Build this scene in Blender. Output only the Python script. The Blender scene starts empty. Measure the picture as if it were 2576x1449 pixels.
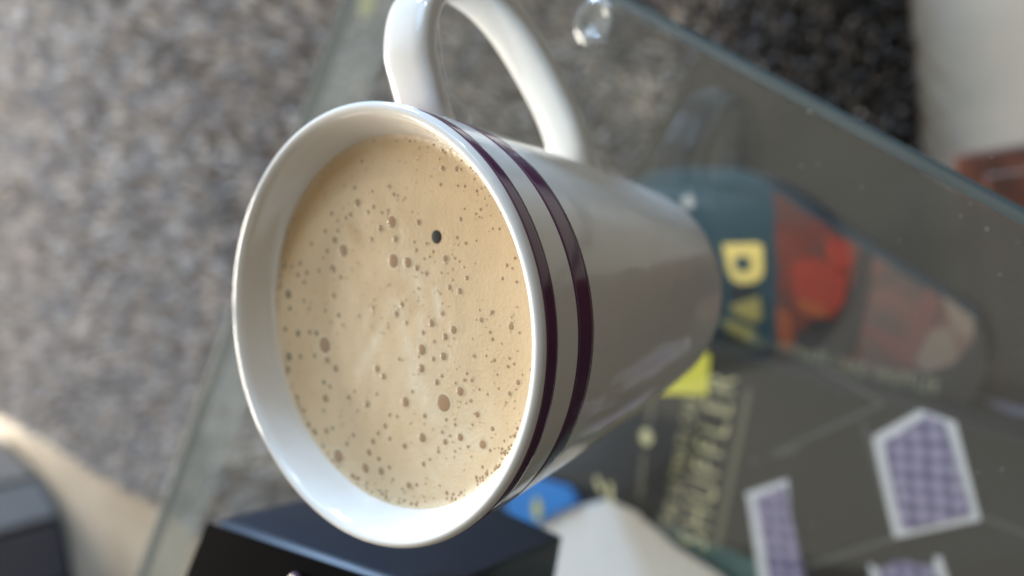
import bpy, bmesh, math, random
import numpy as np
from mathutils import Vector, Matrix, noise
random.seed(5)
PI = math.pi
sc = bpy.context.scene
C = sc.collection

# ------------------------------------------------------------------ camera
W, H, F = 2576.0, 1449.0, 1801.0
CAM = Vector((0.0070, -0.1047, 0.1988))
RM = Matrix(((-0.0834, 0.9964, 0.0150), (-0.7980, -0.0577, -0.5998), (-0.5968, -0.0620, 0.8000)))
cam = bpy.data.cameras.new('camera')
co = bpy.data.objects.new('camera', cam); C.objects.link(co)
q_ = RM.to_quaternion(); q_.normalize()
co.matrix_world = Matrix.Translation(CAM) @ q_.to_matrix().to_4x4()
cam.sensor_width = 36.0; cam.lens = F / W * 36.0
cam.clip_start = 0.005; cam.clip_end = 100
cam.dof.use_dof = True; cam.dof.focus_distance = 0.119
cam.dof.aperture_fstop = 25.17 / 3.4; cam.dof.aperture_blades = 0
sc.camera = co

def at(x, y, z):
    """point on the horizontal plane at height z under a point of the view"""
    d = RM @ Vector(((x - W / 2) / F, (H / 2 - y) / F, -1.0))
    return CAM + d * ((z - CAM.z) / d.z)

def ats(x, y, n, c):
    d = RM @ Vector(((x - W / 2) / F, (H / 2 - y) / F, -1.0))
    n = Vector(n)
    return CAM + d * ((c - CAM.dot(n)) / d.dot(n))

# ------------------------------------------------------------------ light
sc.view_settings.view_transform = 'Standard'; sc.view_settings.look = 'None'
sc.view_settings.exposure = 0.29; sc.view_settings.gamma = 1.0
wd = bpy.data.worlds.new('World'); sc.world = wd; wd.use_nodes = True
wb = wd.node_tree.nodes['Background']
wb.inputs[0].default_value = (1.0, 0.90, 0.78, 1); wb.inputs[1].default_value = 0.09

def area(name, loc, aim, sx, sy, radiance, col):
    l = bpy.data.lights.new(name, 'AREA'); l.shape = 'RECTANGLE'; l.size = sx; l.size_y = sy
    l.energy = radiance * PI * sx * sy; l.color = col
    o = bpy.data.objects.new(name, l); C.objects.link(o)
    o.location = loc
    d = Vector(aim) - Vector(loc)
    o.rotation_euler = d.to_track_quat('-Z', 'Y').to_euler()
    return o
# pale ceiling washed by daylight, seen back in the glass
area('ceiling_light', (0.95, 2.0, 2.2), (0.95, 2.0, 0), 3.9, 4.6, 0.47, (1.0, 0.95, 0.82))
# window beside the table (two by two panes)
def window(cx, cy, cz, az, w, h, rad, col, gap=0.10):
    n = Vector((-math.cos(az), -math.sin(az), 0)); t = Vector((-math.sin(az), math.cos(az), 0))
    for i in (-1, 1):
        for j in (-1, 1):
            p = Vector((cx, cy, cz)) + t * (i * (w + gap) / 2) + Vector((0, 0, j * (h + gap) / 2))
            area('window_light', p, p + n, w, h, rad, col)
window(2.2, 0.98, 0.46, math.atan2(0.98, 2.2), 0.17, 0.36, 105.0, (0.46, 0.68, 1.0), 0.12)
area('sky_fill', (2.0, 0.4, 2.0), (0, 0, 0.1), 1.3, 1.3, 4.4, (0.46, 0.69, 1.0))  # added blue fill lamp from above, for the coffee and handle
# fanlight catching the low sun, and a slatted blind at the far left
area('fanlight', (2.1, -0.06, 1.55), (0, 0, 0.1), 0.12, 0.12, 110.0, (1.0, 0.95, 0.82))
for i in range(4):
    area('blind_light', (-2.0 + 0.11 * i, 2.35 + 0.10 * i, 0.42), (0, 0, 0.1), 0.05, 0.42, 9.0, (1.0, 0.97, 0.93))
window(0.0, 3.5, 0.75, math.atan2(3.5, 0.0), 0.9, 0.60, 30.0, (1.0, 0.92, 0.80))

# ------------------------------------------------------------------ helpers
def tag(o, label=None, cat=None, group=None, kind=None):
    if label: o['label'] = label
    if cat: o['category'] = cat
    if group: o['group'] = group
    if kind: o['kind'] = kind
    return o

def empty(name, loc=(0, 0, 0)):
    o = bpy.data.objects.new(name, None); C.objects.link(o); o.location = loc; o.empty_display_size = 0.01
    return o

def link(name, me, m=None, parent=None, smooth=True, keep=True):
    o = bpy.data.objects.new(name, me); C.objects.link(o)
    if m: me.materials.append(m)
    if smooth:
        me.polygons.foreach_set('use_smooth', [True] * len(me.polygons))
    if parent:
        o.parent = parent
        if keep: o.location = -parent.location if parent.parent is None else (0, 0, 0)
    return o

def mesh(name, vs, fs):
    me = bpy.data.meshes.new(name); me.from_pydata([tuple(v) for v in vs], [], fs); me.update()
    return me

def fromb(name, bm, m, parent=None, smooth=True):
    bmesh.ops.recalc_face_normals(bm, faces=bm.faces)
    me = bpy.data.meshes.new(name); bm.to_mesh(me); bm.free()
    return link(name, me, m, parent, smooth)

def lathe(name, prof, m, parent=None, n=160, closed=False):
    vs, fs = [], []
    k = len(prof)
    for r, z in prof:
        for i in range(n):
            a = 2 * PI * i / n
            vs.append((r * math.cos(a), r * math.sin(a), z))
    for j in range(k if closed else k - 1):
        j2 = (j + 1) % k
        for i in range(n):
            i2 = (i + 1) % n
            fs.append((j * n + i, j * n + i2, j2 * n + i2, j2 * n + i))
    return link(name, mesh(name, vs, fs), m, parent)

def prism(name, pts, z0, z1, m, parent=None, bevel=0.0, smooth=False, seg=2):
    """closed plate: outline pts (xy) between z0 and z1"""
    bm = bmesh.new()
    lo = [bm.verts.new((p[0], p[1], z0)) for p in pts]
    hi = [bm.verts.new((p[0], p[1], z1)) for p in pts]
    n = len(pts)
    bm.faces.new(lo[::-1]); bm.faces.new(hi)
    for i in range(n):
        bm.faces.new((lo[i], lo[(i + 1) % n], hi[(i + 1) % n], hi[i]))
    bmesh.ops.recalc_face_normals(bm, faces=bm.faces)
    if bevel:
        bmesh.ops.bevel(bm, geom=list(bm.edges), offset=bevel, segments=seg, profile=0.5, affect='EDGES')
    return fromb(name, bm, m, parent, smooth)

def tube(name, pts, rads, m, parent=None, n=12, flat=1.0, side=None):
    """swept section through pts; rads (a, b) or number; side = fixed width axis"""
    vs, fs = [], []
    P = [Vector(p) for p in pts]
    for i, p in enumerate(P):
        t = (P[min(i + 1, len(P) - 1)] - P[max(i - 1, 0)]).normalized()
        s = Vector(side) if side else t.orthogonal().normalized()
        u = t.cross(s).normalized(); s = u.cross(t).normalized()
        r = rads[i] if isinstance(rads, list) else rads
        ra, rb = r if isinstance(r, tuple) else (r, r * flat)
        for k in range(n):
            a = 2 * PI * k / n
            ca, sa = math.cos(a), math.sin(a)
            ex = 0.62
            vs.append(p + s * (ra * math.copysign(abs(ca) ** ex, ca)) + u * (rb * math.copysign(abs(sa) ** ex, sa)))
    for i in range(len(P) - 1):
        for k in range(n):
            k2 = (k + 1) % n
            fs.append((i * n + k, i * n + k2, (i + 1) * n + k2, (i + 1) * n + k))
    fs.append(tuple(range(n))[::-1]); fs.append(tuple((len(P) - 1) * n + k for k in range(n)))
    return link(name, mesh(name, vs, fs), m, parent)

def spline(pts, k=8):
    out = []
    P = [Vector(p) for p in pts]; P = [2 * P[0] - P[1]] + P + [2 * P[-1] - P[-2]]
    for i in range(1, len(P) - 2):
        a, b, c, d = P[i - 1:i + 3]
        for j in range(k):
            t = j / k
            out.append(0.5 * ((2 * b) + (c - a) * t + (2 * a - 5 * b + 4 * c - d) * t * t + (3 * b - a - 3 * c + d) * t ** 3))
    out.append(P[-2]); return out

# ---- materials
def mat(name, col, rough=0.5, metal=0.0, coat=0.0, spec=0.5, bump=0.0, bscale=200.0, var=0.0, vscale=30.0, sss=0.0):
    m = bpy.data.materials.new(name); m.use_nodes = True
    nt = m.node_tree; b = nt.nodes['Principled BSDF']
    b.inputs['Base Color'].default_value = (*col, 1); b.inputs['Roughness'].default_value = rough
    b.inputs['Metallic'].default_value = metal; b.inputs['Coat Weight'].default_value = coat
    b.inputs['Specular IOR Level'].default_value = spec
    if sss:
        b.inputs['Subsurface Weight'].default_value = sss; b.inputs['Subsurface Radius'].default_value = (0.004, 0.003, 0.002)
        b.inputs['Subsurface Scale'].default_value = 1.0
    tc = nt.nodes.new('ShaderNodeTexCoord')
    if var:
        nz = nt.nodes.new('ShaderNodeTexNoise'); nz.inputs['Scale'].default_value = vscale; nz.inputs['Detail'].default_value = 4
        nt.links.new(tc.outputs['Object'], nz.inputs['Vector'])
        mx = nt.nodes.new('ShaderNodeMix'); mx.data_type = 'RGBA'
        mx.inputs[6].default_value = (*[c * (1 - var) for c in col], 1); mx.inputs[7].default_value = (*[min(1, c * (1 + var)) for c in col], 1)
        nt.links.new(nz.outputs['Fac'], mx.inputs[0]); nt.links.new(mx.outputs[2], b.inputs['Base Color'])
    if bump:
        nz = nt.nodes.new('ShaderNodeTexNoise'); nz.inputs['Scale'].default_value = bscale; nz.inputs['Detail'].default_value = 3
        nt.links.new(tc.outputs['Object'], nz.inputs['Vector'])
        bp = nt.nodes.new('ShaderNodeBump'); bp.inputs['Strength'].default_value = bump; bp.inputs['Distance'].default_value = 0.001
        nt.links.new(nz.outputs['Fac'], bp.inputs['Height']); nt.links.new(bp.outputs[0], b.inputs['Normal'])
    return m

def ramp_mat(name, stops, scale, rough=0.5, detail=2.0, kind='noise', distortion=0.0, spec=0.5):
    m = mat(name, (1, 1, 1), rough, spec=spec); nt = m.node_tree; b = nt.nodes['Principled BSDF']
    tc = nt.nodes.new('ShaderNodeTexCoord')
    if kind == 'noise':
        nz = nt.nodes.new('ShaderNodeTexNoise'); nz.inputs['Detail'].default_value = detail; nz.inputs['Distortion'].default_value = distortion
        out = nz.outputs['Fac']
    else:
        nz = nt.nodes.new('ShaderNodeTexVoronoi'); out = nz.outputs['Distance']; nz.inputs['Randomness'].default_value = 0.12
    nz.inputs['Scale'].default_value = scale
    nt.links.new(tc.outputs['Object'], nz.inputs['Vector'])
    r = nt.nodes.new('ShaderNodeValToRGB')
    while len(r.color_ramp.elements) < len(stops): r.color_ramp.elements.new(0.5)
    for e, (p, c) in zip(r.color_ramp.elements, stops): e.position = p; e.color = (*c, 1)
    nt.links.new(out, r.inputs[0]); nt.links.new(r.outputs[0], b.inputs['Base Color'])
    return m

def glass_mat(name, tint, keep=1.0, dirt=(0.08, 0.075, 0.06), rough=0.0, f0=0.052):
    """clear pane: real angle dependent mirror over what shows through; keep<1 mixes in a smoky body"""
    m = bpy.data.materials.new(name); m.use_nodes = True; nt = m.node_tree
    for n in list(nt.nodes): nt.nodes.remove(n)
    out = nt.nodes.new('ShaderNodeOutputMaterial')
    tr = nt.nodes.new('ShaderNodeBsdfTransparent'); tr.inputs[0].default_value = (*tint, 1)
    gl = nt.nodes.new('ShaderNodeBsdfGlossy'); gl.inputs['Roughness'].default_value = rough
    df = nt.nodes.new('ShaderNodeBsdfDiffuse'); df.inputs[0].default_value = (*dirt, 1)
    lw = nt.nodes.new('ShaderNodeLayerWeight'); lw.inputs['Blend'].default_value = 0.5
    pw = nt.nodes.new('ShaderNodeMath'); pw.operation = 'POWER'; pw.inputs[1].default_value = 5
    ma = nt.nodes.new('ShaderNodeMath'); ma.operation = 'MULTIPLY_ADD'; ma.inputs[1].default_value = 1 - f0; ma.inputs[2].default_value = f0
    nt.links.new(lw.outputs['Facing'], pw.inputs[0]); nt.links.new(pw.outputs[0], ma.inputs[0])
    body = nt.nodes.new('ShaderNodeMixShader'); body.inputs[0].default_value = keep
    nt.links.new(df.outputs[0], body.inputs[1]); nt.links.new(tr.outputs[0], body.inputs[2])
    tc = nt.nodes.new('ShaderNodeTexCoord'); nz = nt.nodes.new('ShaderNodeTexNoise'); nz.inputs['Scale'].default_value = 22; nz.inputs['Detail'].default_value = 6
    nz.inputs['Distortion'].default_value = 1.5
    nt.links.new(tc.outputs['Object'], nz.inputs['Vector'])
    mr = nt.nodes.new('ShaderNodeMapRange'); mr.inputs['From Min'].default_value = 0.40; mr.inputs['From Max'].default_value = 0.72
    mr.inputs['To Min'].default_value = keep; mr.inputs['To Max'].default_value = keep - 0.022
    nt.links.new(nz.outputs['Fac'], mr.inputs['Value']); nt.links.new(mr.outputs[0], body.inputs[0])
    mx = nt.nodes.new('ShaderNodeMixShader')
    nt.links.new(ma.outputs[0], mx.inputs[0]); nt.links.new(body.outputs[0], mx.inputs[1]); nt.links.new(gl.outputs[0], mx.inputs[2])
    nt.links.new(mx.outputs[0], out.inputs[0])
    return m

M = {}
M['ceramic'] = mat('white_glaze', (0.82, 0.79, 0.725), 0.10, coat=0.0, bump=0.30, bscale=55, sss=0.0)
M['ceramic'].node_tree.nodes['Principled BSDF'].inputs['Coat Roughness'].default_value = 0.03
M['stripe'] = mat('aubergine_glaze', (0.105, 0.030, 0.080), 0.12, coat=0.2)
M['glass'] = glass_mat('clear_glass', (0.95, 0.965, 0.955), 0.994, (0.35, 0.35, 0.33))
M['bevel'] = glass_mat('ground_bevel_glass', (0.90, 0.93, 0.91), 0.60, (0.30, 0.315, 0.285), 0.02)
M['arris'] = mat('ground_glass_arris', (0.115, 0.12, 0.10), 0.6, spec=0.2, var=0.2, vscale=90)
M['glass_edge'] = mat('green_glass_edge', (0.065, 0.078, 0.070), 0.7, spec=0.1, var=0.15, vscale=60)
M['shelf'] = glass_mat('smoky_glass', (0.52, 0.50, 0.46), 0.62, (0.040, 0.038, 0.032), 0.15)
M['navy'] = mat('dark_navy_plastic', (0.006, 0.012, 0.024), 0.42, coat=0.0, bump=0.03, bscale=900)
M['black'] = mat('black_plastic', (0.002, 0.002, 0.0025), 0.8, spec=0.03)
M['chrome'] = mat('brushed_metal', (0.45, 0.45, 0.45), 0.25, metal=1.0)

# ------------------------------------------------------------------ floor and rug
ZF = -0.45
fm = ramp_mat('cream_laminate', [(0.3, (0.39, 0.33, 0.25)), (0.55, (0.45, 0.39, 0.31)), (0.8, (0.49, 0.435, 0.355))], 5.0, 0.35, 5, distortion=0.6)
bm = bmesh.new()
# a floor of wide laminate boards
yy = -1.3
k = 0
root_floor = prism('floor', [(-4, -3), (4, -3), (4, 7), (-4, 7)], ZF - 0.05, ZF - 0.004, mat('floor_bed', (0.3, 0.26, 0.2), 0.8))
tag(root_floor, kind='structure')
while k < 40:
    x0 = -4 + k * 0.20
    me_y = -3 + (k * 0.77) % 1.3
    b_ = prism('floor_board', [(x0 + 0.0004, -3), (x0 + 0.1996, -3), (x0 + 0.1996, 7), (x0 + 0.0004, 7)], ZF - 0.0035, ZF, fm, root_floor)
    k += 1
bm.free()

rug_poly = [(0.75, -0.030), (-0.55, -0.030), (-0.44, 0.7), (-0.400, 1.05), (-0.368, 1.19), (-0.215, 2.02), (0.05, 2.75), (1.6, 2.75), (1.6, 0.3)]
def inside(x, y, poly):
    c = False; n = len(poly)
    for i in range(n):
        x1, y1 = poly[i]; x2, y2 = poly[(i + 1) % n]
        if (y1 > y) != (y2 > y) and x < (x2 - x1) * (y - y1) / (y2 - y1) + x1: c = not c
    return c
rb = prism('rug', rug_poly, ZF + 0.0005, ZF + 0.005, mat('rug_backing', (0.05, 0.047, 0.045), 0.95))
tag(rb, 'thick grey flecked shag rug spread on the cream floor under the glass table', 'rug')
def rug_pile():
    V, Fc, Cc = [], [], []
    rnd = random.Random(3)
    y = -0.03
    idx = 0
    while y < 2.7:
        st = 0.0052 + max(0, y) * 0.0042
        x = -0.6
        lx = -0.6; hx = 1.55
        # only as wide as the room shows
        lx = max(lx, -0.62); hx = min(hx, 0.42 + 0.42 * max(0, y) )
        x = lx
        while x < hx:
            px = x + rnd.uniform(-.5, .5) * st; py = y + rnd.uniform(-.5, .5) * st
            x += st
            if not inside(px, py, rug_poly): continue
            n1 = noise.noise((px * 50, py * 50, 0.3)); n2 = noise.noise((px * 17 + 9, py * 17, 4.0)); n3 = noise.noise((px * 110, py * 110, 8.0))
            t = 0.5 + 0.80 * n1 + 0.40 * n2 + 0.50 * n3 + rnd.uniform(-.12, .12)
            # shade painted into the tuft colours, deepening towards the near edge
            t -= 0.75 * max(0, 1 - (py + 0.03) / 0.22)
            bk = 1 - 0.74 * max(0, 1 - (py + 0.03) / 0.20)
            t = min(1, max(0, t))
            lo = (0.26, 0.238, 0.222); hi = (0.69, 0.63, 0.565)
            if rnd.random() < 0.06: hi = (0.60, 0.52, 0.47)
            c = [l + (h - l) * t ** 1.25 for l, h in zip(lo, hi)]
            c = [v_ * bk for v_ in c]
            hgt = rnd.uniform(0.016, 0.026); w = st * rnd.uniform(0.62, 0.95)
            a = rnd.uniform(0, 2 * PI); lean = rnd.uniform(0.002, 0.012)
            dx, dy = math.cos(a) * lean + n2 * 0.01, math.sin(a) * lean
            z0 = ZF + 0.004
            a0 = rnd.uniform(0, 2 * PI)
            for (s, zz, f) in ((1.0, 0, 0), (0.9, 0.55, 0.4)):
                for q in range(3):
                    b = a0 + q * 2 * PI / 3
                    V.append((px + dx * f + math.cos(b) * w * 0.55 * s, py + dy * f + math.sin(b) * w * 0.55 * s, z0 + hgt * zz)); Cc.append(c)
            V.append((px + dx, py + dy, z0 + hgt)); Cc.append(c)
            i = idx
            for q in range(3):
                q2 = (q + 1) % 3
                Fc.append((i + q, i + q2, i + 3 + q2)); Fc.append((i + q, i + 3 + q2, i + 3 + q)); Fc.append((i + 3 + q, i + 3 + q2, i + 6))
            idx += 7
        y += st
    me = bpy.data.meshes.new('rug_pile'); me.from_pydata(V, [], Fc); me.update()
    ca = me.color_attributes.new('fibre', 'FLOAT_COLOR', 'POINT')
    arr = np.ones((len(V), 4), dtype=np.float32); arr[:, :3] = np.array(Cc); ca.data.foreach_set('color', arr.ravel())
    m = mat('wool_fibre', (1, 1, 1), 0.9, spec=0.1); nt = m.node_tree
    at_ = nt.nodes.new('ShaderNodeAttribute'); at_.attribute_name = 'fibre'
    nt.links.new(at_.outputs['Color'], nt.nodes['Principled BSDF'].inputs['Base Color'])
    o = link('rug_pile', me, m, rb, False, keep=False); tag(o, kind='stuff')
    print('rug tris', len(Fc))
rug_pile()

# dark grey cabinet far left on the floor, its doors as panels
cab = empty('cabinet', (-0.9, 1.9, ZF))
tag(cab, 'dark grey low cabinet with flat doors far off beyond the rug, in the corner', 'cabinet')
pts = [at(0, 1099, ZF), at(110, 1200, ZF), at(165, 1300, ZF), at(190, 1449, ZF), at(205, 1600, ZF)]
cg = mat('dark_grey_lacquer', (0.15, 0.145, 0.14), 0.6, var=0.1, vscale=8)
cn = mat('ink_blue_lacquer', (0.050, 0.045, 0.050), 0.6, var=0.1, vscale=8)
body = [(p.x - 0.012, p.y + 0.012) for p in pts] + [(-2.2, pts[-1].y), (-2.2, 3.4), (pts[0].x - 0.012, 3.4)]
prism('carcass', body, ZF + 0.002, ZF + 0.46, mat('carcass_black', (0.012, 0.012, 0.015), 0.6), cab)
spans = [(0, 1, 0.04, 0.97, cg), (1, 2, 0.06, 0.94, cg), (2, 3, 0.05, 0.97, cn), (3, 4, 0.04, 0.97, cn)]
for a, b, t0, t1, mm in spans:
    A, B = pts[a], pts[b]; p0 = A.lerp(B, t0); p1 = A.lerp(B, t1)
    nrm = Vector((B.y - A.y, -(B.x - A.x), 0)).normalized()
    if nrm.x < 0: nrm = -nrm
    q0 = p0 + nrm * 0.008; q1 = p1 + nrm * 0.008; r0 = p0 - nrm * 0.012; r1 = p1 - nrm * 0.012
    prism('cabinet_door', [(q0.x, q0.y), (q1.x, q1.y), (r1.x, r1.y), (r0.x, r0.y)], ZF + 0.015, ZF + 0.45, mm, cab, 0.003)

# red-brown wooden foot of a piece of furniture beyond the rug edge
wm = ramp_mat('mahogany', [(0.3, (0.02, 0.008, 0.004)), (0.5, (0.085, 0.025, 0.012)), (0.7, (0.13, 0.045, 0.022))], 28, 0.35, 4, distortion=1.0)
wf = empty('wooden_plinth', (0.0, -0.2, ZF))
tag(wf, 'red-brown wooden plinth on the cream floor past the right edge of the glass', 'furniture')
prism('plinth_board', [(0.071, -0.052), (0.069, -0.45), (-0.25, -0.45), (-0.25, -0.052)], ZF + 0.001, ZF + 0.022, wm, wf, 0.003)
prism('upright', [(0.052, -0.072), (0.050, -0.44), (-0.25, -0.44), (-0.25, -0.072)], ZF + 0.022, ZF + 0.045, wm, wf, 0.003)

# ------------------------------------------------------------------ glass table
U = Vector((0.795, -0.607, 0)); Vv = Vector((0.63, 0.777, 0)).normalized()
U = Vector((Vv.y, -Vv.x, 0))
def uv(u, v): return (U * u + Vv * v)
table = empty('glass_table', (-0.1, 0, ZF))
tag(table, 'clear glass side table with green edges and a smoky lower shelf carrying the mug', 'table')
def table_top():
    vs = [uv(-0.62, -0.42), uv(0.0725, -0.42), uv(0.0725, 0.136), uv(-0.62, 0.136), uv(0.0715, 0.172), uv(-0.62, 0.172)]
    top = [Vector((p.x, p.y, 0)) for p in vs]; top[4].z = -0.0004; top[5].z = -0.0004
    bot = [Vector((p.x, p.y, -0.008)) for p in vs]
    V = [tuple(p) for p in top + bot]
    me = bpy.data.meshes.new('tabletop')
    Fs = [(0, 1, 2, 3), (6, 9, 11, 10, 8, 7)]
    me.from_pydata(V, [], Fs); me.update()
    link('tabletop', me, M['glass'], table, False)
    link('bevel', mesh('bevel', [V[3], V[2], V[4], V[5]], [(0, 1, 2, 3)]), M['bevel'], table, False)
    # ground edge strip, its corners chamfered, a part with its own green look
    path = [uv(0.0725, -0.42), uv(0.0725, 0.136), uv(0.0715, 0.172), uv(-0.62, 0.172), uv(-0.62, -0.42)]
    tz = [0, 0, -0.0004, -0.0004, 0]
    ctr = uv(-0.2, -0.1)
    V, Fs = [], []
    n = len(path)
    for p, z in zip(path, tz):
        o = Vector((p.x, p.y, 0)); d = Vector((0, 0, 0))
        if abs(p.dot(U) - 0.0725) < 0.002: d += U
        if abs(p.dot(U) + 0.62) < 0.002: d -= U
        if abs(p.dot(Vv) - 0.172) < 0.002: d += Vv
        if abs(p.dot(Vv) + 0.42) < 0.002: d -= Vv
        for off, zz in ((-0.0021, z + 0.0003), (0.0000, z - 0.0004), (0.0013, z - 0.0022), (0.0013, -0.0074), (-0.0006, -0.0082)):
            q = o + d * off; V.append((q.x, q.y, zz))
    Fa = []
    for i in range(n):
        j = (i + 1) % n
        Fa.append((i * 5, j * 5, j * 5 + 1, i * 5 + 1))
        for k in range(1, 4): Fs.append((i * 5 + k, j * 5 + k, j * 5 + k + 1, i * 5 + k + 1))
    link('glass_arris', mesh('glass_arris', V, Fa), M['arris'], table, False)
    link('glass_rim', mesh('glass_rim', V, Fs), M['glass_edge'], table, False)
table_top()
ZS = -0.272
sq = [uv(-0.60, -0.42), uv(0.069, -0.42), uv(0.069, 0.15), uv(-0.60, 0.15)]
link('lower_shelf', mesh('lower_shelf', [(p.x, p.y, ZS) for p in sq] + [(p.x, p.y, ZS - 0.006) for p in sq], [(0, 1, 2, 3), (7, 6, 5, 4)]), M['shelf'], table, False)
link('shelf_edge', mesh('shelf_edge', [(p.x, p.y, ZS) for p in sq] + [(p.x, p.y, ZS - 0.006) for p in sq], [(0, 4, 5, 1), (1, 5, 6, 2), (2, 6, 7, 3), (3, 7, 4, 0)]),
     mat('dark_glass_edge', (0.03, 0.034, 0.03), 0.6, spec=0.1), table, False)
for (u, v) in ((-0.57, 0.11), (-0.57, -0.37), (0.03, -0.39)):
    p = uv(u, v)
    tube('table_leg', [(p.x, p.y, ZF + 0.002), (p.x, p.y, -0.0085)], 0.012, M['chrome'], table, 20)
# clear round bumper under the top near the edge
bp_ = at(1500, 55, 0)
def bumper():
    prof = [(0.0001, -0.0002), (0.0028, -0.0001), (0.0036, 0.0006), (0.0046, 0.0010), (0.0056, 0.0006), (0.0062, 0.0001)]
    vs, fs = [], []; n = 48
    for r, z in prof:
        for i in range(n): a = 2 * PI * i / n; vs.append((bp_.x + 1.2 * r * math.cos(a), bp_.y + 1.2 * r * math.sin(a), z + 0.0005))
    for j in range(len(prof) - 1):
        for i in range(n): fs.append((j * n + i, j * n + (i + 1) % n, (j + 1) * n + (i + 1) % n, (j + 1) * n + i))
    m = glass_mat('clear_rubber', (0.80, 0.82, 0.80), 0.66, (0.36, 0.37, 0.35), 0.10, 0.10)
    link('round_bumper', mesh('round_bumper', vs, fs), m, table)
bumper()

# ------------------------------------------------------------------ mug
mug = empty('mug', (0, 0, 0))
tag(mug, 'tall white ceramic mug with two dark purple stripes, full of frothy coffee', 'mug')
HM, RB, RT = 0.1085, 0.0311, 0.0420
def rad(z):
    t = z / HM; return RB + (RT - RB) * t + 0.0036 * t * (1 - t)
prof = [(0.0001, 0.0016), (0.024, 0.0016), (0.0262, 0.0006), (0.0272, 0.0002), (0.0284, 0.0003), (0.0296, 0.0010)]
for z in (0.0022, 0.0036, 0.0055): prof.append((rad(z) - 0.0006 * (1 - min(1, z / 0.0055)), z))
for i in range(1, 30): z = 0.0055 + (0.1070 - 0.0055) * i / 29; prof.append((rad(z), z))
prof += [(RT - 0.0001, 0.1077), (RT - 0.0004, 0.1082), (RT - 0.0009, 0.10850), (RT - 0.0014, 0.1085), (RT - 0.0020, 0.1082), (RT - 0.0025, 0.1076), (RT - 0.0029, 0.1066)]
prof += [(0.0386, 0.1050), (0.0377, 0.1030), (0.0365, 0.1003), (0.0358, 0.096), (0.0350, 0.085), (0.0330, 0.06), (0.0300, 0.02), (0.026, 0.008), (0.0001, 0.006)]
lathe('body', prof, M['ceramic'], mug, 256)
def band(z0, z1):
    e = 0.00005
    pr = [(rad(z0) - 0.0002, z0)]
    for i in range(7): z = z0 + (z1 - z0) * i / 6; pr.append((rad(z) + (e if 0 < i < 6 else e * 0.4), z))
    pr.append((rad(z1) - 0.0002, z1))
    lathe('stripe', pr, M['stripe'], mug, 256)
band(0.1035, 0.1071)
band(0.0905, 0.0965)
# handle
PH = math.radians(-5)
hx = Vector((math.cos(PH), math.sin(PH), 0)); hy = Vector((-math.sin(PH), math.cos(PH), 0))
hp = [(0.0370, 0.0880), (0.0430, 0.0893), (0.0490, 0.0915), (0.0550, 0.0930), (0.0630, 0.0910), (0.0680, 0.0855), (0.0710, 0.0775), (0.0700, 0.0685), (0.0665, 0.0600), (0.0610, 0.0520), (0.0550, 0.0450), (0.0485, 0.0385), (0.0410, 0.0335), (0.0320, 0.0300)]
hs = spline([hx * s + Vector((0, 0, z)) for s, z in hp], 6)
nh = len(hs)
rr = []
for i in range(nh):
    t = i / (nh - 1)
    fl = max(0, 1 - t / 0.10) ** 2 + max(0, 1 - (1 - t) / 0.10) ** 2
    rr.append((0.0063 + 0.0022 * fl, 0.0025 + 0.0020 * fl))
tube('handle', hs, rr, M['ceramic'], mug, 28, side=tuple(hy))

# ------------------------------------------------------------------ coffee
ZC = 0.1004; RC = 0.0371
cof = empty('coffee', (0, 0, ZC))
tag(cof, 'milky beige coffee with froth bubbles filling the striped mug', 'coffee')
def seg(p, a, b):
    ab = (b[0] - a[0], b[1] - a[1]); l = ab[0] ** 2 + ab[1] ** 2
    t = max(0, min(1, ((p[0] - a[0]) * ab[0] + (p[1] - a[1]) * ab[1]) / l))
    return math.hypot(p[0] - a[0] - ab[0] * t, p[1] - a[1] - ab[1] * t)
def px2(x, y): p = at(x, y, ZC); return (p.x, p.y)
streaks = [((985, 760), (945, 860), 0.0011, 0.35), ((945, 860), (900, 935), 0.0014, 0.55), ((1000, 770), (1030, 880), 0.0013, 0.45), ((1030, 880), (1045, 960), 0.0018, 0.7),
           ((1045, 960), (1090, 1040), 0.0020, 0.7), ((1090, 1040), (1120, 1060), 0.002, 0.35), ((1045, 690), (1060, 760), 0.0010, 0.6), ((1095, 735), (1105, 790), 0.0010, 1.0), ((1055, 800), (1060, 850), 0.0012, 0.5),  # the full-strength short one is a highlight painted into the foam
           ((1120, 1115), (1190, 1105), 0.0028, 0.55), ((1010, 560), (1015, 700), 0.0006, 0.3),
           ((1080, 1150), (1200, 1060), 0.0065, 0.40), ((1040, 1000), (1110, 900), 0.0045, 0.22), ((1000, 1230), (1150, 1200), 0.005, 0.35), ((1010, 640), (1060, 700), 0.004, 0.2)]
darks = [((885, 575), (900, 600), 0.0018, 0.45), ((935, 720), (940, 780), 0.003, 0.15), ((985, 700), (1010, 730), 0.0016, 0.2)]
S2 = [(px2(*a), px2(*b), w, s) for a, b, w, s in streaks]; D2 = [(px2(*a), px2(*b), w, s) for a, b, w, s in darks]
oa, ob = px2(715, 620), px2(860, 395)
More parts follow.
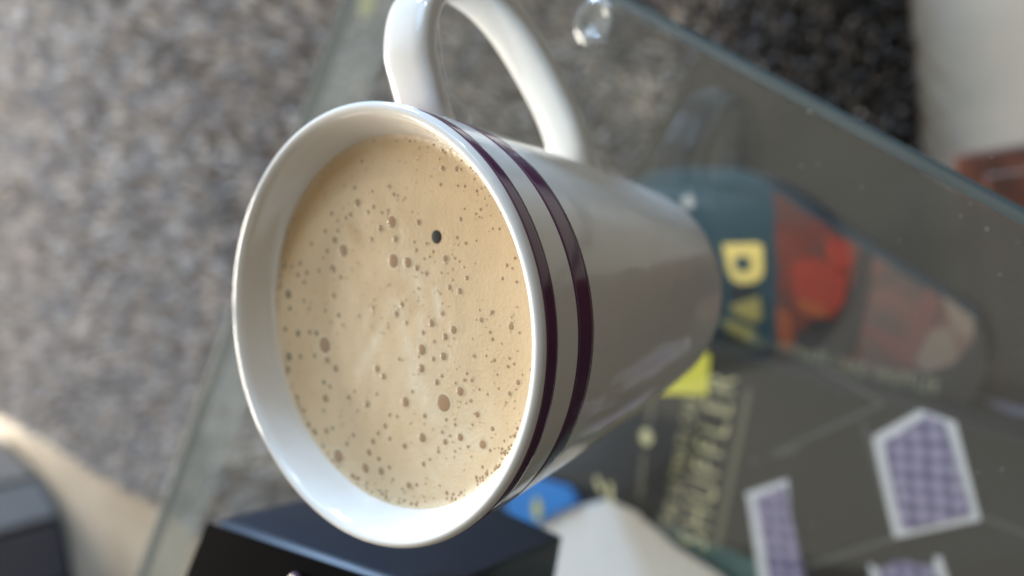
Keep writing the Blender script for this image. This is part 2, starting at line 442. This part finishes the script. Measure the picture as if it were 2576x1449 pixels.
def coffee():
    nr, na = 110, 300
    vs = [(0, 0, 0)]; fs = []
    for j in range(1, nr + 1):
        r = RC * j / nr
        for i in range(na):
            a = 2 * PI * i / na; x, y = r * math.cos(a), r * math.sin(a)
            z = 0.00006 * noise.noise((x * 260, y * 260, 0)) + 0.0006 * max(0, (r - 0.0350) / 0.0021) ** 2
            vs.append((x, y, z))
    for i in range(na): fs.append((0, 1 + i, 1 + (i + 1) % na))
    for j in range(nr - 1):
        for i in range(na):
            i2 = (i + 1) % na; fs.append((1 + j * na + i, 1 + (j + 1) * na + i, 1 + (j + 1) * na + i2, 1 + j * na + i2))
    me = mesh('coffee_surface', vs, fs)
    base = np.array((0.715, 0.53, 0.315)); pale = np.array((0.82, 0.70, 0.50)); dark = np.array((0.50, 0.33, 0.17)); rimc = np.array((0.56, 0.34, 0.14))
    cols = np.ones((len(vs), 4), dtype=np.float32)
    for k, (x, y, z) in enumerate(vs):
        c = base.copy()
        n = noise.fractal((x * 70, y * 70, 2.0), 0.7, 2.0, 4)
        c = c * (1 + 0.05 * n)
        n2 = noise.noise((x * 45 + 3, y * 45, 7.0))
        if n2 > 0: c = c * (1 - 0.25 * n2) + pale * 0.25 * n2
        for a, b, w, s in S2:
            d = seg((x, y), a, b)
            if d < 3 * w:
                g = s * math.exp(-(d / w) ** 2) * (0.8 + 0.5 * noise.noise((x * 500, y * 500, 1))); g = max(0, min(1, g)); c = c * (1 - g) + pale * g
        for a, b, w, s in D2:
            d = seg((x, y), a, b)
            if d < 3 * w: g = s * math.exp(-(d / w) ** 2); c = c * (1 - g) + dark * g
        r = math.hypot(x, y)
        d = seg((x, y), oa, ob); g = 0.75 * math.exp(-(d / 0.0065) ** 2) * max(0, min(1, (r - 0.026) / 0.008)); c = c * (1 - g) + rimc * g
        g = max(0, min(1, (r - 0.0340) / 0.0024)) * 0.35; c = c * (1 - g) + pale * g
        cols[k, :3] = c
    ca = me.color_attributes.new('foam', 'FLOAT_COLOR', 'POINT'); ca.data.foreach_set('color', cols.ravel())
    m = mat('coffee_foam', (1, 1, 1), 0.30, spec=0.35, bump=0.12, bscale=1500, sss=0.25); nt = m.node_tree
    b = nt.nodes['Principled BSDF']; b.inputs['Subsurface Scale'].default_value = 0.3
    a_ = nt.nodes.new('ShaderNodeAttribute'); a_.attribute_name = 'foam'; nt.links.new(a_.outputs['Color'], b.inputs['Base Color'])
    o = link('coffee_surface', me, m, cof, True, keep=False)
coffee()
# bubbles: centre and half-size in the first close-up frame (scale 1.811) and the second (1.61)
B1 = [(669,453,13),(689,562,23),(795,480,10),(806,594,13),(918,446,13),(950,503,12),(938,705,34),(853,748,20),(963,828,20),(788,828,13),(524,833,21),(587,910,34),(500,640,13),(638,650,14),(456,768,13),(546,766,11),(355,857,13),(510,1042,24),(563,1105,13),(948,985,38),(1052,997,30),(1117,1034,18),(1185,1075,14),(1130,705,18),(1112,907,12),(1097,848,9),(1325,968,20),(1436,681,13),(1305,314,16),(1406,319,15),(1290,432,10),(1465,443,8),(1551,479,9),(1580,612,9),(1465,608,7),(1667,751,7),(1716,753,8),(1408,815,9),(1472,856,8),(1770,1015,10),(1808,1038,7),(1840,1137,8),(1737,1112,9),(1481,1108,14),(1355,1176,16),(1430,1203,19),(1303,1365,14),(1225,1425,18),(970,1370,20),(1043,1430,11),(1663,1357,14),(1586,1411,15),(1807,1440,10),(275,1000,17),(320,1068,15),(257,1086,14),(302,1140,14),(411,1055,13),(188,1226,26),(198,1328,14),(300,1273,12),(516,1236,15),(120,1328,10),(457,1343,9),(550,1378,12),(700,1378,9),(800,1322,14),(158,1022,13),(215,1020,12),(470,914,15),(440,960,9),(605,672,12),(545,693,10),(720,262,9),(765,632,13),(865,635,9),(908,622,11),(1172,968,8),(1209,955,9),(1236,918,9),(1298,1071,8),(1130,1185,8),(1188,860,9),(1155,1070,6),(1415,440,7),(1010,1300,16)]
B2 = [(402,290,40),(417,385,17),(472,440,18),(230,215,18),(348,213,14),(305,207,12),(147,187,13),(172,364,22),(164,447,17),(245,363,12),(336,358,11),(405,632,21),(222,632,17),(395,530,12),(435,557,11),(556,626,13),(593,587,9),(674,670,19),(738,442,19),(778,490,16),(880,380,9),(862,90,17),(928,150,9),(1090,150,19),(1231,192,21),(1177,236,18),(1161,87,11),(1035,210,12),(1104,266,10),(1027,320,27),(1165,362,20),(1101,380,12),(1024,440,21),(1123,529,16),(1154,488,10),(1274,588,23),(1168,663,42),(920,656,25),(1044,744,12),(735,605,9),(965,590,9),(787,810,14),(743,855,12),(711,909,14),(686,980,16),(748,1022,12),(820,893,12),(816,1076,10),(1030,886,23),(914,940,14),(1176,913,14),(1274,884,18),(1384,737,15),(1240,802,8),(1482,829,12),(1418,930,21),(1466,968,9),(1132,975,10),(1037,1055,12),(1417,1075,8),(664,1082,24),(764,1102,20),(489,1005,33),(580,1138,16),(943,1193,16),(993,1190,8),(842,1155,8),(770,1256,12),(1187,1242,10),(390,950,14),(335,855,20),(298,806,13),(262,772,11),(410,842,15),(452,825,10),(586,870,12),(544,926,12),(395,712,9),(610,712,9),(818,740,10),(865,750,8),(1316,472,8),(1348,517,10),(1592,602,12),(1646,530,14),(1602,172,17),(1478,80,13),(1410,128,13),(1480,252,9),(1465,207,8),(1361,360,9),(1494,388,9),(1620,412,7),(1450,607,7),(1396,575,7),(1520,570,6),(1340,650,9),(1182,770,8),(1158,850,9),(1323,945,8),(1299,515,8),(1654,210,7),(1596,880,6),(513,1095,10),(415,1020,10),(625,1200,8),(685,1240,8),(900,1215,7),(178,53,12),(105,53,10),(492,98,12),(405,68,10),(300,60,8),(620,98,8),(1208,873,7),(1078,1025,8),(1000,1305,8)]
bm1 = mat('bubble_brown', (0.40, 0.245, 0.130), 0.22, coat=0.15, var=0.12, vscale=300)
bm2 = mat('bubble_greenish', (0.27, 0.21, 0.12), 0.22, coat=0.15)
bm3 = mat('bubble_deep', (0.020, 0.024, 0.018), 0.5, spec=0.2)
bm4 = mat('bubble_wall', (0.80, 0.66, 0.44), 0.2)
def dome(name):
    n, k = 14, 4; vs = []; fs = []
    for j in range(k):
        t = j / k; r = math.cos(t * PI / 2); z = math.sin(t * PI / 2)
        for i in range(n): a = 2 * PI * i / n; vs.append((r * math.cos(a), r * math.sin(a), z))
    vs.append((0, 0, 1))
    for j in range(k - 1):
        for i in range(n): i2 = (i + 1) % n; fs.append((j * n + i, j * n + i2, (j + 1) * n + i2, (j + 1) * n + i))
    for i in range(n): fs.append(((k - 1) * n + i, (k - 1) * n + (i + 1) % n, k * n))
    me = mesh(name, vs, fs); me.polygons.foreach_set('use_smooth', [True] * len(me.polygons)); return me
dm = {}
for nm, mm in (('a', bm1), ('b', bm2), ('c', bm3)):
    dm[nm] = dome('bubble'); dm[nm].materials.append(mm)
ringv, ringf = [], []
for j, (r, z) in enumerate(((0.96, 0), (1.03, 0.9), (1.10, 1.0), (1.22, 0))):
    for i in range(20): a = 2 * PI * i / 20; ringv.append((r * math.cos(a), r * math.sin(a), z))
for j in range(3):
    for i in range(20): ringf.append((j * 20 + i, j * 20 + (i + 1) % 20, (j + 1) * 20 + (i + 1) % 20, (j + 1) * 20 + i))
rm = mesh('bubble_wall', ringv, ringf); rm.materials.append(bm4); rm.polygons.foreach_set('use_smooth', [True] * len(rm.polygons))
def bubble(X, Y, hw, kind='a'):
    p = at(X, Y, ZC); q = at(X + 1, Y, ZC); s = (q - p).length
    sy = (at(X, Y + 1, ZC) - p).length
    r = hw * sy
    if math.hypot(p.x, p.y) > RC - 0.0006: return
    o = bpy.data.objects.new('bubble', dm[kind]); C.objects.link(o); o.parent = cof
    o.location = (p.x, p.y, 0.00003); o.scale = (r, r, min(r * 0.12, 0.00012)); 
    if r > 0.00035 and kind != 'c':
        w_ = bpy.data.objects.new('bubble_wall', rm); C.objects.link(w_); w_.parent = o
        w_.scale = (1, 1, 0.40)
for lst, sc_, oy in ((B1, 1.811, 500), (B2, 1.61, 1200)):
    for cx, cy, r in lst:
        X = (1050 + cx / sc_) * 0.62891; Y = (oy + cy / sc_) * 0.62891
        bubble(X, Y, r / sc_ * 0.62891 * 1.38, 'b' if (X < 860 and Y > 700 and Y < 1140 and random.random() < .5) or X < 740 else 'a')
bubble(1098, 596, 17.5, 'c')
# the froth too fine to count
def fine():
    V, Fs = [], []
    rnd = random.Random(8)
    for _ in range(1500):
        a = rnd.uniform(0, 2 * PI); r = RC * math.sqrt(rnd.random()) * 0.975
        x, y = r * math.cos(a), r * math.sin(a)
        dn = noise.noise((x * 90, y * 90, 3)) + 0.5 * noise.noise((x * 220, y * 220, 5))
        if dn < rnd.uniform(-0.25, 0.45): continue
        s = rnd.choice((0.00009, 0.00012, 0.00016, 0.00022)) * rnd.uniform(.8, 1.2); b0 = len(V)
        zz = 0.00005 + 0.0006 * max(0, (r - 0.0350) / 0.0021) ** 2
        st = rnd.uniform(0.7, 1.2)
        for i in range(7): b = 2 * PI * i / 7; V.append((x + s * math.cos(b), y + s * st * math.sin(b), zz))
        V.append((x, y, zz + s * 0.4)); 
        for i in range(7): Fs.append((b0 + i, b0 + (i + 1) % 7, b0 + 7))
    for _ in range(330):
        a = rnd.gauss(PI * 1.0, 1.3); r = RC - 0.0009 - abs(rnd.gauss(0, 0.0007)); x, y = r * math.cos(a), r * math.sin(a)
        if noise.noise((a * 4, 0, 1)) < -0.15: continue
        s = rnd.uniform(0.00010, 0.00034); b0 = len(V); zz = 0.00005 + 0.0006 * max(0, (r - 0.0350) / 0.0021) ** 2
        for i in range(7): b = 2 * PI * i / 7; V.append((x + s * math.cos(b), y + s * math.sin(b), zz))
        V.append((x, y, zz + s * 0.4)); Fs += [(b0 + i, b0 + (i + 1) % 7, b0 + 7) for i in range(7)]
    o = link('fine_froth', mesh('fine_froth', V, Fs), mat('froth_brown', (0.40, 0.245, 0.12), 0.3), cof, True, keep=False)
    tag(o, kind='stuff')
fine()

# thin pale hair hanging in the handle loop
hpix = [(1104, 60), (1106, 90), (1111, 121), (1116, 170), (1133, 219), (1154, 252), (1170, 273), (1181, 292), (1184, 312)]
nn = Vector((-math.sin(PH), math.cos(PH), 0))
hpts = spline([ats(x, y, nn, -0.0075) for x, y in hpix], 6)
hr = tube('hair', hpts, 0.00010, mat('pale_fibre', (0.75, 0.72, 0.66), 0.5), None, 6)
tag(hr, 'thin pale loose hair hanging inside the mug handle', 'hair')

# ------------------------------------------------------------------ black box standing by the mug
bb = empty('black_box', (-0.12, 0.05, 0))
tag(bb, 'dark navy-black plastic box with rounded edges standing on the glass beside the mug', 'box')
def blackbox():
    A = at(515, 1305, 0.091); D = at(1080, 1494, 0.086)
    Bp = Vector((-0.0655, 0.101, 0)); Cp = at(1418, 1347, 0)
    A2 = at(448, 1475, 0.091); D2 = D + (A2 - A) * 1.0
    B2 = Vector((A2.x - 0.012, A2.y + 0.004, 0)); C2 = Vector((-0.150, Cp.y - (0.003), 0))
    c2e = at(1400, 1449, 0); dirc = (c2e - Cp).normalized(); C2 = Cp + dirc * 0.07
    bm = bmesh.new()
    v = [bm.verts.new(p) for p in (Bp, Cp, C2, B2, A, D, D2, A2)]
    for v_ in v[:4]: v_.co.z = 0.0012
    for f in ((0, 1, 2, 3), (4, 7, 6, 5), (0, 4, 5, 1), (1, 5, 6, 2), (2, 6, 7, 3), (3, 7, 4, 0)): bm.faces.new([v[i] for i in f])
    bmesh.ops.recalc_face_normals(bm, faces=bm.faces)
    e1 = [e for e in bm.edges if {e.verts[0], e.verts[1]} in ({v[4], v[5]}, {v[4], v[7]}, {v[7], v[6]}, {v[5], v[6]}, {v[0], v[4]}, {v[3], v[7]}, {v[2], v[6]}, {v[1], v[5]})]
    e1 = [e for e in bm.edges if {e.verts[0], e.verts[1]} in ({v[4], v[5]}, {v[4], v[7]}, {v[0], v[4]}, {v[3], v[7]})]
    bmesh.ops.bevel(bm, geom=e1, offset=0.0055, segments=6, profile=0.5, affect='EDGES')
    e2 = [e for e in bm.edges if e.calc_face_angle(0) > 0.8 and e.verts[0].co.z + e.verts[1].co.z > 0.01]
    bmesh.ops.bevel(bm, geom=e2, offset=0.0009, segments=2, profile=0.5, affect='EDGES')
    o = fromb('shell', bm, M['navy'], bb, True)
    # recessed black lid panel on the top and small button
    top = [A, D, D2, A2]; c = (A + D + D2 + A2) / 4
    n = (D - A).cross(A2 - A).normalized()
    if n.z < 0: n = -n
    vs = []; 
    for lift in (0.0001, 0.0007):
        for p in top: q = c + (p - c) * 0.945; vs.append(q + n * lift)
    link('lid_panel', mesh('lid_panel', vs, [(4, 5, 6, 7), (0, 1, 5, 4), (1, 2, 6, 5), (2, 3, 7, 6), (3, 0, 4, 7)]), M['black'], bb, False)
    pb = at(752, 1462, c.z)
    tube('button', [pb + n * 0.0002, pb + n * 0.0016], 0.0022, mat('plum_button', (0.08, 0.03, 0.07), 0.3), bb, 20)
blackbox()

# ------------------------------------------------------------------ card shuffler box on the shelf
E_ = Vector((0.954, -0.300, 0)).normalized(); N_ = Vector((-0.300, -0.954, 0)).normalized()
def en(e, n, z=0.0): p = E_ * (e / 1000) + N_ * (n / 1000); return Vector((p.x, p.y, z))
ZA = -0.200
sb = empty('card_shuffler_box', en(-115, 0, ZS))
tag(sb, 'black box with gold SHUFFLER lettering and printed purple playing cards, under the glass', 'box')
lidm = mat('black_card_print', (0.013, 0.0125, 0.0115), 0.45, var=0.25, vscale=14)
prism('box_body', [en(-56, -128), en(-56, 260), en(-150, 260), en(-166, 60), en(-174, -60), en(-176, -128)], ZS + 0.001, ZA, lidm, sb, 0.0012)
gold = mat('gold_print', (0.60, 0.54, 0.29), 0.45, var=0.1, vscale=60)
grey_line = mat('grey_print', (0.085, 0.082, 0.075), 0.6)
def text(body, origin, dx, dy, height, width, m, parent, name='lettering', depth=0.0003, spacing=1.28):
    """flat print laid along dx with letter tops towards dy"""
    cu = bpy.data.curves.new(name, 'FONT'); cu.body = body; cu.size = 1.0; cu.extrude = 0.0; cu.space_character = spacing; cu.offset = -0.012
    o = bpy.data.objects.new(name, cu); C.objects.link(o)
    bpy.context.view_layer.update()
    me = bpy.data.meshes.new_from_object(o.evaluated_get(bpy.context.evaluated_depsgraph_get()))
    C.objects.unlink(o); bpy.data.objects.remove(o)
    xs = [v.co.x for v in me.vertices]; ys = [v.co.y for v in me.vertices]
    x0, x1, y0, y1 = min(xs), max(xs), min(ys), max(ys)
    dx = Vector(dx); dy = Vector(dy); nz = dx.cross(dy).normalized()
    for v in me.vertices:
        v.co = Vector(origin) + dx * ((v.co.x - x0) / (x1 - x0) * width) + dy * ((v.co.y - y0) / (y1 - y0) * height) + nz * depth
    me.update(); me.materials.clear()
    return link(name, me, m, parent, False)
def letter_row(word, e0, e1, n0, n1, hgt, m, parent, z):
    """one print per word, baseline from (e0,n0) to (e1,n1)"""
    a = en(e0, n0, z); b = en(e1, n1, z); d = (b - a); L = d.length; d.normalize(); up = Vector((-d.y, d.x, 0))
    return text(word, a, d, up, hgt, L, m, parent)
letter_row('SHUFFLER', -177, -70, -15, -20, 0.0165, gold, sb, ZA)
letter_row('THE ULTIMATE CARD', -172, -84, -36, -39, 0.0085, gold, sb, ZA)
def strip(e0, n0, e1, n1, w, m, parent, name='printed_line', z=ZA):
    a = en(e0, n0); b = en(e1, n1); d = (b - a).normalized(); s = Vector((-d.y, d.x, 0)) * w / 2000
    return prism(name, [a - s, b - s, b + s, a + s], z + 0.00005, z + 0.0004, m, parent)
dg = mat('dim_gold_print', (0.13, 0.115, 0.07), 0.6)
strip(-172, -9, -74, -12, 3.0, dg, sb)
strip(-163, -62, -134, -65, 2.6, dg, sb); strip(-116, -66, -84, -69, 2.6, dg, sb)
lz = en(-124, -66)
prism('diamond_mark', [lz + Vector((math.cos(a) * 0.0055, math.sin(a) * 0.0042, 0)) for a in [i * PI / 4 for i in range(8)]], ZA + 0.00005, ZA + 0.0004, gold, sb)
strip(-171, -88, -163, -94, 3.4, gold, sb, 'logo_bar'); strip(-176, -80, -163, -84, 3.4, gold, sb, 'logo_bar')
dk = mat('deep_black_print', (0.010, 0.010, 0.011), 0.5)
prism('dark_print_corner', [at(x, y, ZA) for x, y in ((1440, 1160), (1560, 1185), (1625, 1178), (1700, 1290), (1560, 1255), (1400, 1190))], ZA + 0.00002, ZA + 0.00025, dk, sb)
yl = mat('yellow_print', (0.62, 0.56, 0.06), 0.5)
prism('yellow_sticker', [at(x, y, ZA) for x, y in ((1640, 990), (1781, 992), (1786, 890), (1680, 880))], ZA + 0.00005, ZA + 0.0006, yl, sb)
# printed playing cards
cw = mat('card_white_print', (0.56, 0.545, 0.55), 0.5)
cp = ramp_mat('purple_card_back', [(0.0, (0.46, 0.39, 0.47)), (0.30, (0.22, 0.19, 0.30)), (0.60, (0.075, 0.065, 0.14))], 125, 0.5, kind='voronoi')
def pcard(pix, inner):
    o = prism('printed_card', [at(x, y, ZA) for x, y in pix], ZA + 0.00005, ZA + 0.0005, cw, sb)
    prism('card_back_pattern', [at(x, y, ZA) for x, y in inner], ZA + 0.0005, ZA + 0.0008, cp, sb)
pcard([(2195, 1098), (2200, 1130), (2250, 1352), (2270, 1350), (2468, 1308), (2405, 1062), (2315, 1030)], [(2222, 1112), (2322, 1052), (2330, 1040), (2372, 1062), (2390, 1110), (2440, 1285), (2430, 1298), (2300, 1330), (2268, 1330)])
pcard([(1876, 1240), (1882, 1262), (1912, 1470), (2030, 1470), (1990, 1290), (1982, 1204)], [(1900, 1250), (1975, 1222), (1990, 1290), (2026, 1460), (1938, 1460)])
pcard([(2185, 1415), (2200, 1500), (2400, 1500), (2368, 1400), (2350, 1400), (2352, 1425), (2260, 1420), (2205, 1432)], [(2212, 1432), (2260, 1408), (2345, 1425), (2380, 1500), (2225, 1500)])
for (x0, y0, x1, y1, w) in ((1895, 1165, 2222, 1015, 1.6), (2225, 1015, 2060, 920, 1.6), (2260, 1350, 1990, 1440, 1.8), (2240, 1310, 2170, 1060, 1.5), (2470, 1300, 2600, 1350, 1.6), (1890, 1160, 2010, 1130, 1.6)):
    a = at(x0, y0, ZA); b = at(x1, y1, ZA); d = (b - a).normalized(); s = Vector((-d.y, d.x, 0)) * w / 2000
    prism('printed_line', [a - s, b - s, b + s, a + s], ZA + 0.00005, ZA + 0.0004, grey_line, sb)
# side face: dark red wash and gold lettering
sp = E_.dot(en(-56, 0)); so = Vector((0, 0, 0))
sidez = lambda x, y: ats(x, y, E_, sp)
maroon = mat('maroon_print', (0.085, 0.022, 0.016), 0.5)
def sidepoly(name, pix, m, lift=0.0003):
    vs = [sidez(x, y) + E_ * lift for x, y in pix]; vb = [v - E_ * lift * 0.8 for v in vs]; n = len(vs)
    me = mesh(name, vs + vb, [tuple(range(n))] + [(i, n + i, n + (i + 1) % n, (i + 1) % n) for i in range(n)])
    link(name, me, m, sb, False)

sidepoly('lavender_print', [(2440, 992), (2500, 998), (2620, 1012), (2640, 1052), (2560, 1045), (2490, 1022)], mat('lavender_print_ink', (0.42, 0.41, 0.58), 0.5))

# ------------------------------------------------------------------ teal and red game box beside it on the shelf
ZB = -0.236
gb = empty('game_box', at(2150, 750, ZS))
tag(gb, 'teal and red illustrated game box with yellow letters, half hidden behind the mug base', 'box')
def clipE(poly, emax=-0.0548):
    out = []; n = len(poly)
    for i in range(n):
        p, q = poly[i], poly[(i + 1) % n]; dp = p.dot(E_) - emax; dq = q.dot(E_) - emax
        if dp >= 0: out.append(p)
        if (dp >= 0) != (dq >= 0): out.append(p.lerp(q, dp / (dp - dq)))
    return out
outl = clipE([at(x, y, ZB) for x, y in ((1560, 470), (1640, 436), (1760, 424), (1860, 428), (1915, 448), (1945, 472), (2160, 610), (2455, 800), (2475, 850), (2480, 930), (2400, 1100), (1700, 1150), (1500, 800))])
prism('box_body', outl, ZS + 0.001, ZB, mat('teal_card', (0.007, 0.042, 0.056), 0.4, var=0.3, vscale=25), gb, 0.0008)
pic = ramp_mat('red_picture_print', [(0.30, (0.030, 0.018, 0.018)), (0.42, (0.10, 0.035, 0.022)), (0.52, (0.13, 0.018, 0.012)), (0.60, (0.17, 0.03, 0.014)), (0.70, (0.06, 0.03, 0.02))], 24, 0.4, 2.5, distortion=0.8)
pic2 = ramp_mat('tan_picture_print', [(0.30, (0.07, 0.055, 0.045)), (0.45, (0.10, 0.055, 0.042)), (0.58, (0.17, 0.065, 0.05)), (0.72, (0.22, 0.15, 0.11))], 26, 0.4, 2.5, distortion=0.6)
def gpoly(name, pix, m, z=0.0004, clip=True):
    pts = [at(x, y, ZB) for x, y in pix]
    if clip: pts = clipE(pts, -0.0545)
    if len(pts) > 2: prism(name, pts, ZB + z * 0.2, ZB + z, m, gb)
gpoly('picture_print', [(1948, 482), (2150, 610), (2178, 640), (2165, 900), (2100, 1000), (1960, 940)], pic)
gpoly('picture_print', [(2150, 610), (2445, 800), (2455, 860), (2400, 960), (2165, 1000), (2168, 640)], pic2, 0.0005)
red = mat('red_print', (0.29, 0.028, 0.014), 0.4, var=0.3, vscale=60); orange = mat('orange_print', (0.32, 0.065, 0.016), 0.4, var=0.2, vscale=60)
darkp = mat('black_picture_print', (0.016, 0.011, 0.012), 0.4); skin = mat('tan_print', (0.22, 0.15, 0.105), 0.4, var=0.12, vscale=40); pink = mat('pink_print', (0.16, 0.055, 0.045), 0.4, var=0.2, vscale=40)
gpoly('red_print_patch', [(1990, 665), (2050, 645), (2130, 690), (2125, 760), (2090, 800), (2050, 790), (2000, 760)], red, 0.0008)
gpoly('red_print_patch', [(2080, 590), (2140, 610), (2150, 660), (2110, 690), (2075, 640)], red, 0.0008)
gpoly('orange_print_patch', [(2010, 745), (2085, 775), (2080, 800), (2040, 795), (2005, 775)], orange, 0.0010)
gpoly('red_print_patch', [(1955, 770), (1990, 790), (1998, 860), (1970, 900), (1955, 850)], orange, 0.0008)
gpoly('dark_print_patch', [(1995, 850), (2050, 800), (2110, 800), (2150, 700), (2165, 620), (2195, 640), (2180, 760), (2155, 880), (2090, 930), (2020, 900)], darkp, 0.0010)
gpoly('tan_print_patch', [(2370, 740), (2450, 800), (2455, 850), (2400, 840)], skin, 0.0009)
gpoly('tan_print_patch', [(2340, 830), (2400, 820), (2410, 910), (2350, 960), (2300, 910)], skin, 0.0009)
gpoly('pink_print_patch', [(2165, 820), (2230, 830), (2280, 870), (2300, 780), (2340, 720), (2370, 760), (2290, 930), (2240, 900)], pink, 0.0009)
gpoly('tan_print_patch', [(2165, 645), (2200, 665), (2230, 700), (2190, 690)], pink, 0.0009)
gpoly('brown_print_patch', [(2060, 955), (2165, 940), (2290, 950), (2400, 915), (2448, 855), (2452, 798), (2478, 845), (2484, 930), (2400, 1100), (2060, 1100)], mat('dark_brown_print', (0.030, 0.022, 0.018), 0.5), 0.0010)
gpoly('maroon_print_patch', [(1930, 880), (1990, 890), (2120, 925), (2110, 958), (2000, 935)], maroon, 0.0011)
a = at(1880, 862, ZB); b = at(2362, 978, ZB); d = (b - a).normalized()
text('THE ULTIMATE CARD SHUFFLER', a - E_ * 0.003 + Vector((0, 0, 0.0018)), d, Vector((-d.y, d.x, 0)), 0.0080, (b - a).length, mat('pale_gold_print', (0.62, 0.56, 0.32), 0.5), gb)
ylw = mat('yellow_letter_print', (0.85, 0.62, 0.17), 0.45); ylo = mat('ochre_letter_print', (0.36, 0.27, 0.07), 0.45)
# the letters that show: an O-like one with a round eye, then two slanted ones
def big_o():
    outer = [at(x, y, ZB) for x, y in ((1818, 614), (1905, 611), (1920, 620), (1921, 690), (1905, 708), (1870, 714), (1845, 706), (1832, 680))]
    prism('letter', outer, ZB + 0.0001, ZB + 0.0007, ylw, gb)
    c = at(1868, 663, ZB)
    prism('letter_eye', [c + Vector((math.cos(a) * 0.0050, math.sin(a) * 0.0050, 0)) for a in [i * PI / 8 for i in range(16)]], ZB + 0.0007, ZB + 0.0010, mat('dark_teal_print', (0.012, 0.05, 0.065), 0.4), gb)
big_o()
gpoly('letter', [(1835, 770), (1910, 745), (1918, 800), (1900, 812), (1850, 790)], ylo, 0.0007)
gpoly('letter', [(1815, 800), (1850, 810), (1905, 835), (1890, 862), (1830, 830)], ylo, 0.0007)
gpoly('letter', [(1805, 850), (1850, 870), (1850, 905), (1815, 885)], ylo, 0.0007)
gpoly('dark_letter_shadow', [(1840, 725), (1900, 722), (1895, 742), (1838, 745)], darkp, 0.0006)
pt = at(1732, 508, ZB)
prism('white_dot_print', [pt + Vector((math.cos(a) * 0.0042, math.sin(a) * 0.0036, 0)) for a in [i * PI / 6 for i in range(12)]], ZB + 0.0001, ZB + 0.0007, mat('off_white_print', (0.5, 0.47, 0.42), 0.5), gb)


# white paper, blue packet, teal folder to the left on the shelf
ZP = ZS + 0.012
fo = prism('teal_folder', [at(x, y, ZS + 0.008) for x, y in ((1560, 1255), (1640, 1290), (1900, 1370), (2200, 1420), (2500, 1560), (1900, 1720), (1500, 1500))], ZS + 0.001, ZS + 0.008,
           ramp_mat('teal_blue_print', [(0.3, (0.02, 0.09, 0.11)), (0.5, (0.10, 0.19, 0.21)), (0.7, (0.16, 0.19, 0.30))], 11, 0.4, 1.5), None, 0.0006)
tag(fo, 'teal and pale blue glossy folder lying between the white paper and the black box', 'folder')
pa = prism('white_paper', [at(x, y, ZP) for x, y in ((1240, 1330), (1400, 1290), (1530, 1258), (1590, 1268), (1612, 1300), (1700, 1375), (1815, 1449), (1900, 1540), (1500, 1640), (1250, 1560))], ZS + 0.0085, ZP, mat('white_paper', (0.66, 0.655, 0.66), 0.7, var=0.04, vscale=12), None, 0.0005)
tag(pa, 'blank white paper pad under the glass next to the dark box corner', 'paper')
bl = empty('blue_packet', at(1370, 1255, ZP))
tag(bl, 'bright blue packet with a yellow mark, touching the white paper', 'packet')
prism('packet', [at(x, y, ZP) for x, y in ((1270, 1225), (1330, 1195), (1440, 1225), (1462, 1262), (1400, 1290), (1360, 1316), (1290, 1330))], ZP + 0.0005, ZP + 0.004, mat('blue_print', (0.015, 0.17, 0.50), 0.4, var=0.15, vscale=30), bl, 0.0006)
yc = at(1352, 1280, ZP + 0.004)
dvx = (at(1352, 1310, ZP) - at(1352, 1250, ZP)).normalized(); dvy = Vector((-dvx.y, dvx.x, 0))
prism('yellow_mark', [yc + dvx * math.cos(a) * 0.009 + dvy * math.sin(a) * 0.0038 for a in [i * PI / 8 for i in range(16)]], ZP + 0.004, ZP + 0.0046, mat('yellow_mark_print', (0.50, 0.46, 0.05), 0.45), bl)
# yellow counter seen through the far corner
yt = at(922, 10, ZS + 0.004)
tk = prism('yellow_counter', [yt + Vector((math.cos(a) * 0.010, math.sin(a) * 0.012, 0)) for a in [i * PI / 12 for i in range(24)]], ZS + 0.0005, ZS + 0.004, mat('yellow_plastic', (0.30, 0.28, 0.07), 0.4), None, 0.0006)
tag(tk, 'small dull yellow counter seen through the glass at the top edge', 'counter')
# dust specks on the glass
def dust():
    V, Fs = [], []; rnd = random.Random(4)
    spots = [at(2037, 281, 0), at(2483, 576, 0), at(862, 178, 0), at(2560, 610, 0), at(2516, 690, 0)] + [at(rnd.uniform(1900, 2576), rnd.uniform(300, 1400), 0) for _ in range(14)]
    for k, p in enumerate(spots):
        s = (0.00028 if k < 3 else 0.00014) * rnd.uniform(.8, 1.2); b0 = len(V)
        for i in range(6): a = 2 * PI * i / 6; V.append((p.x + s * math.cos(a), p.y + s * math.sin(a), 0.00025))
        V.append((p.x, p.y, 0.00025 + s * 0.6)); Fs += [(b0 + i, b0 + (i + 1) % 6, b0 + 6) for i in range(6)]
    o = link('dust', mesh('dust', V, Fs), mat('dust_grey', (0.6, 0.58, 0.52), 0.8)); tag(o, 'few pale dust specks on the glass', 'dust', kind='stuff')
dust()
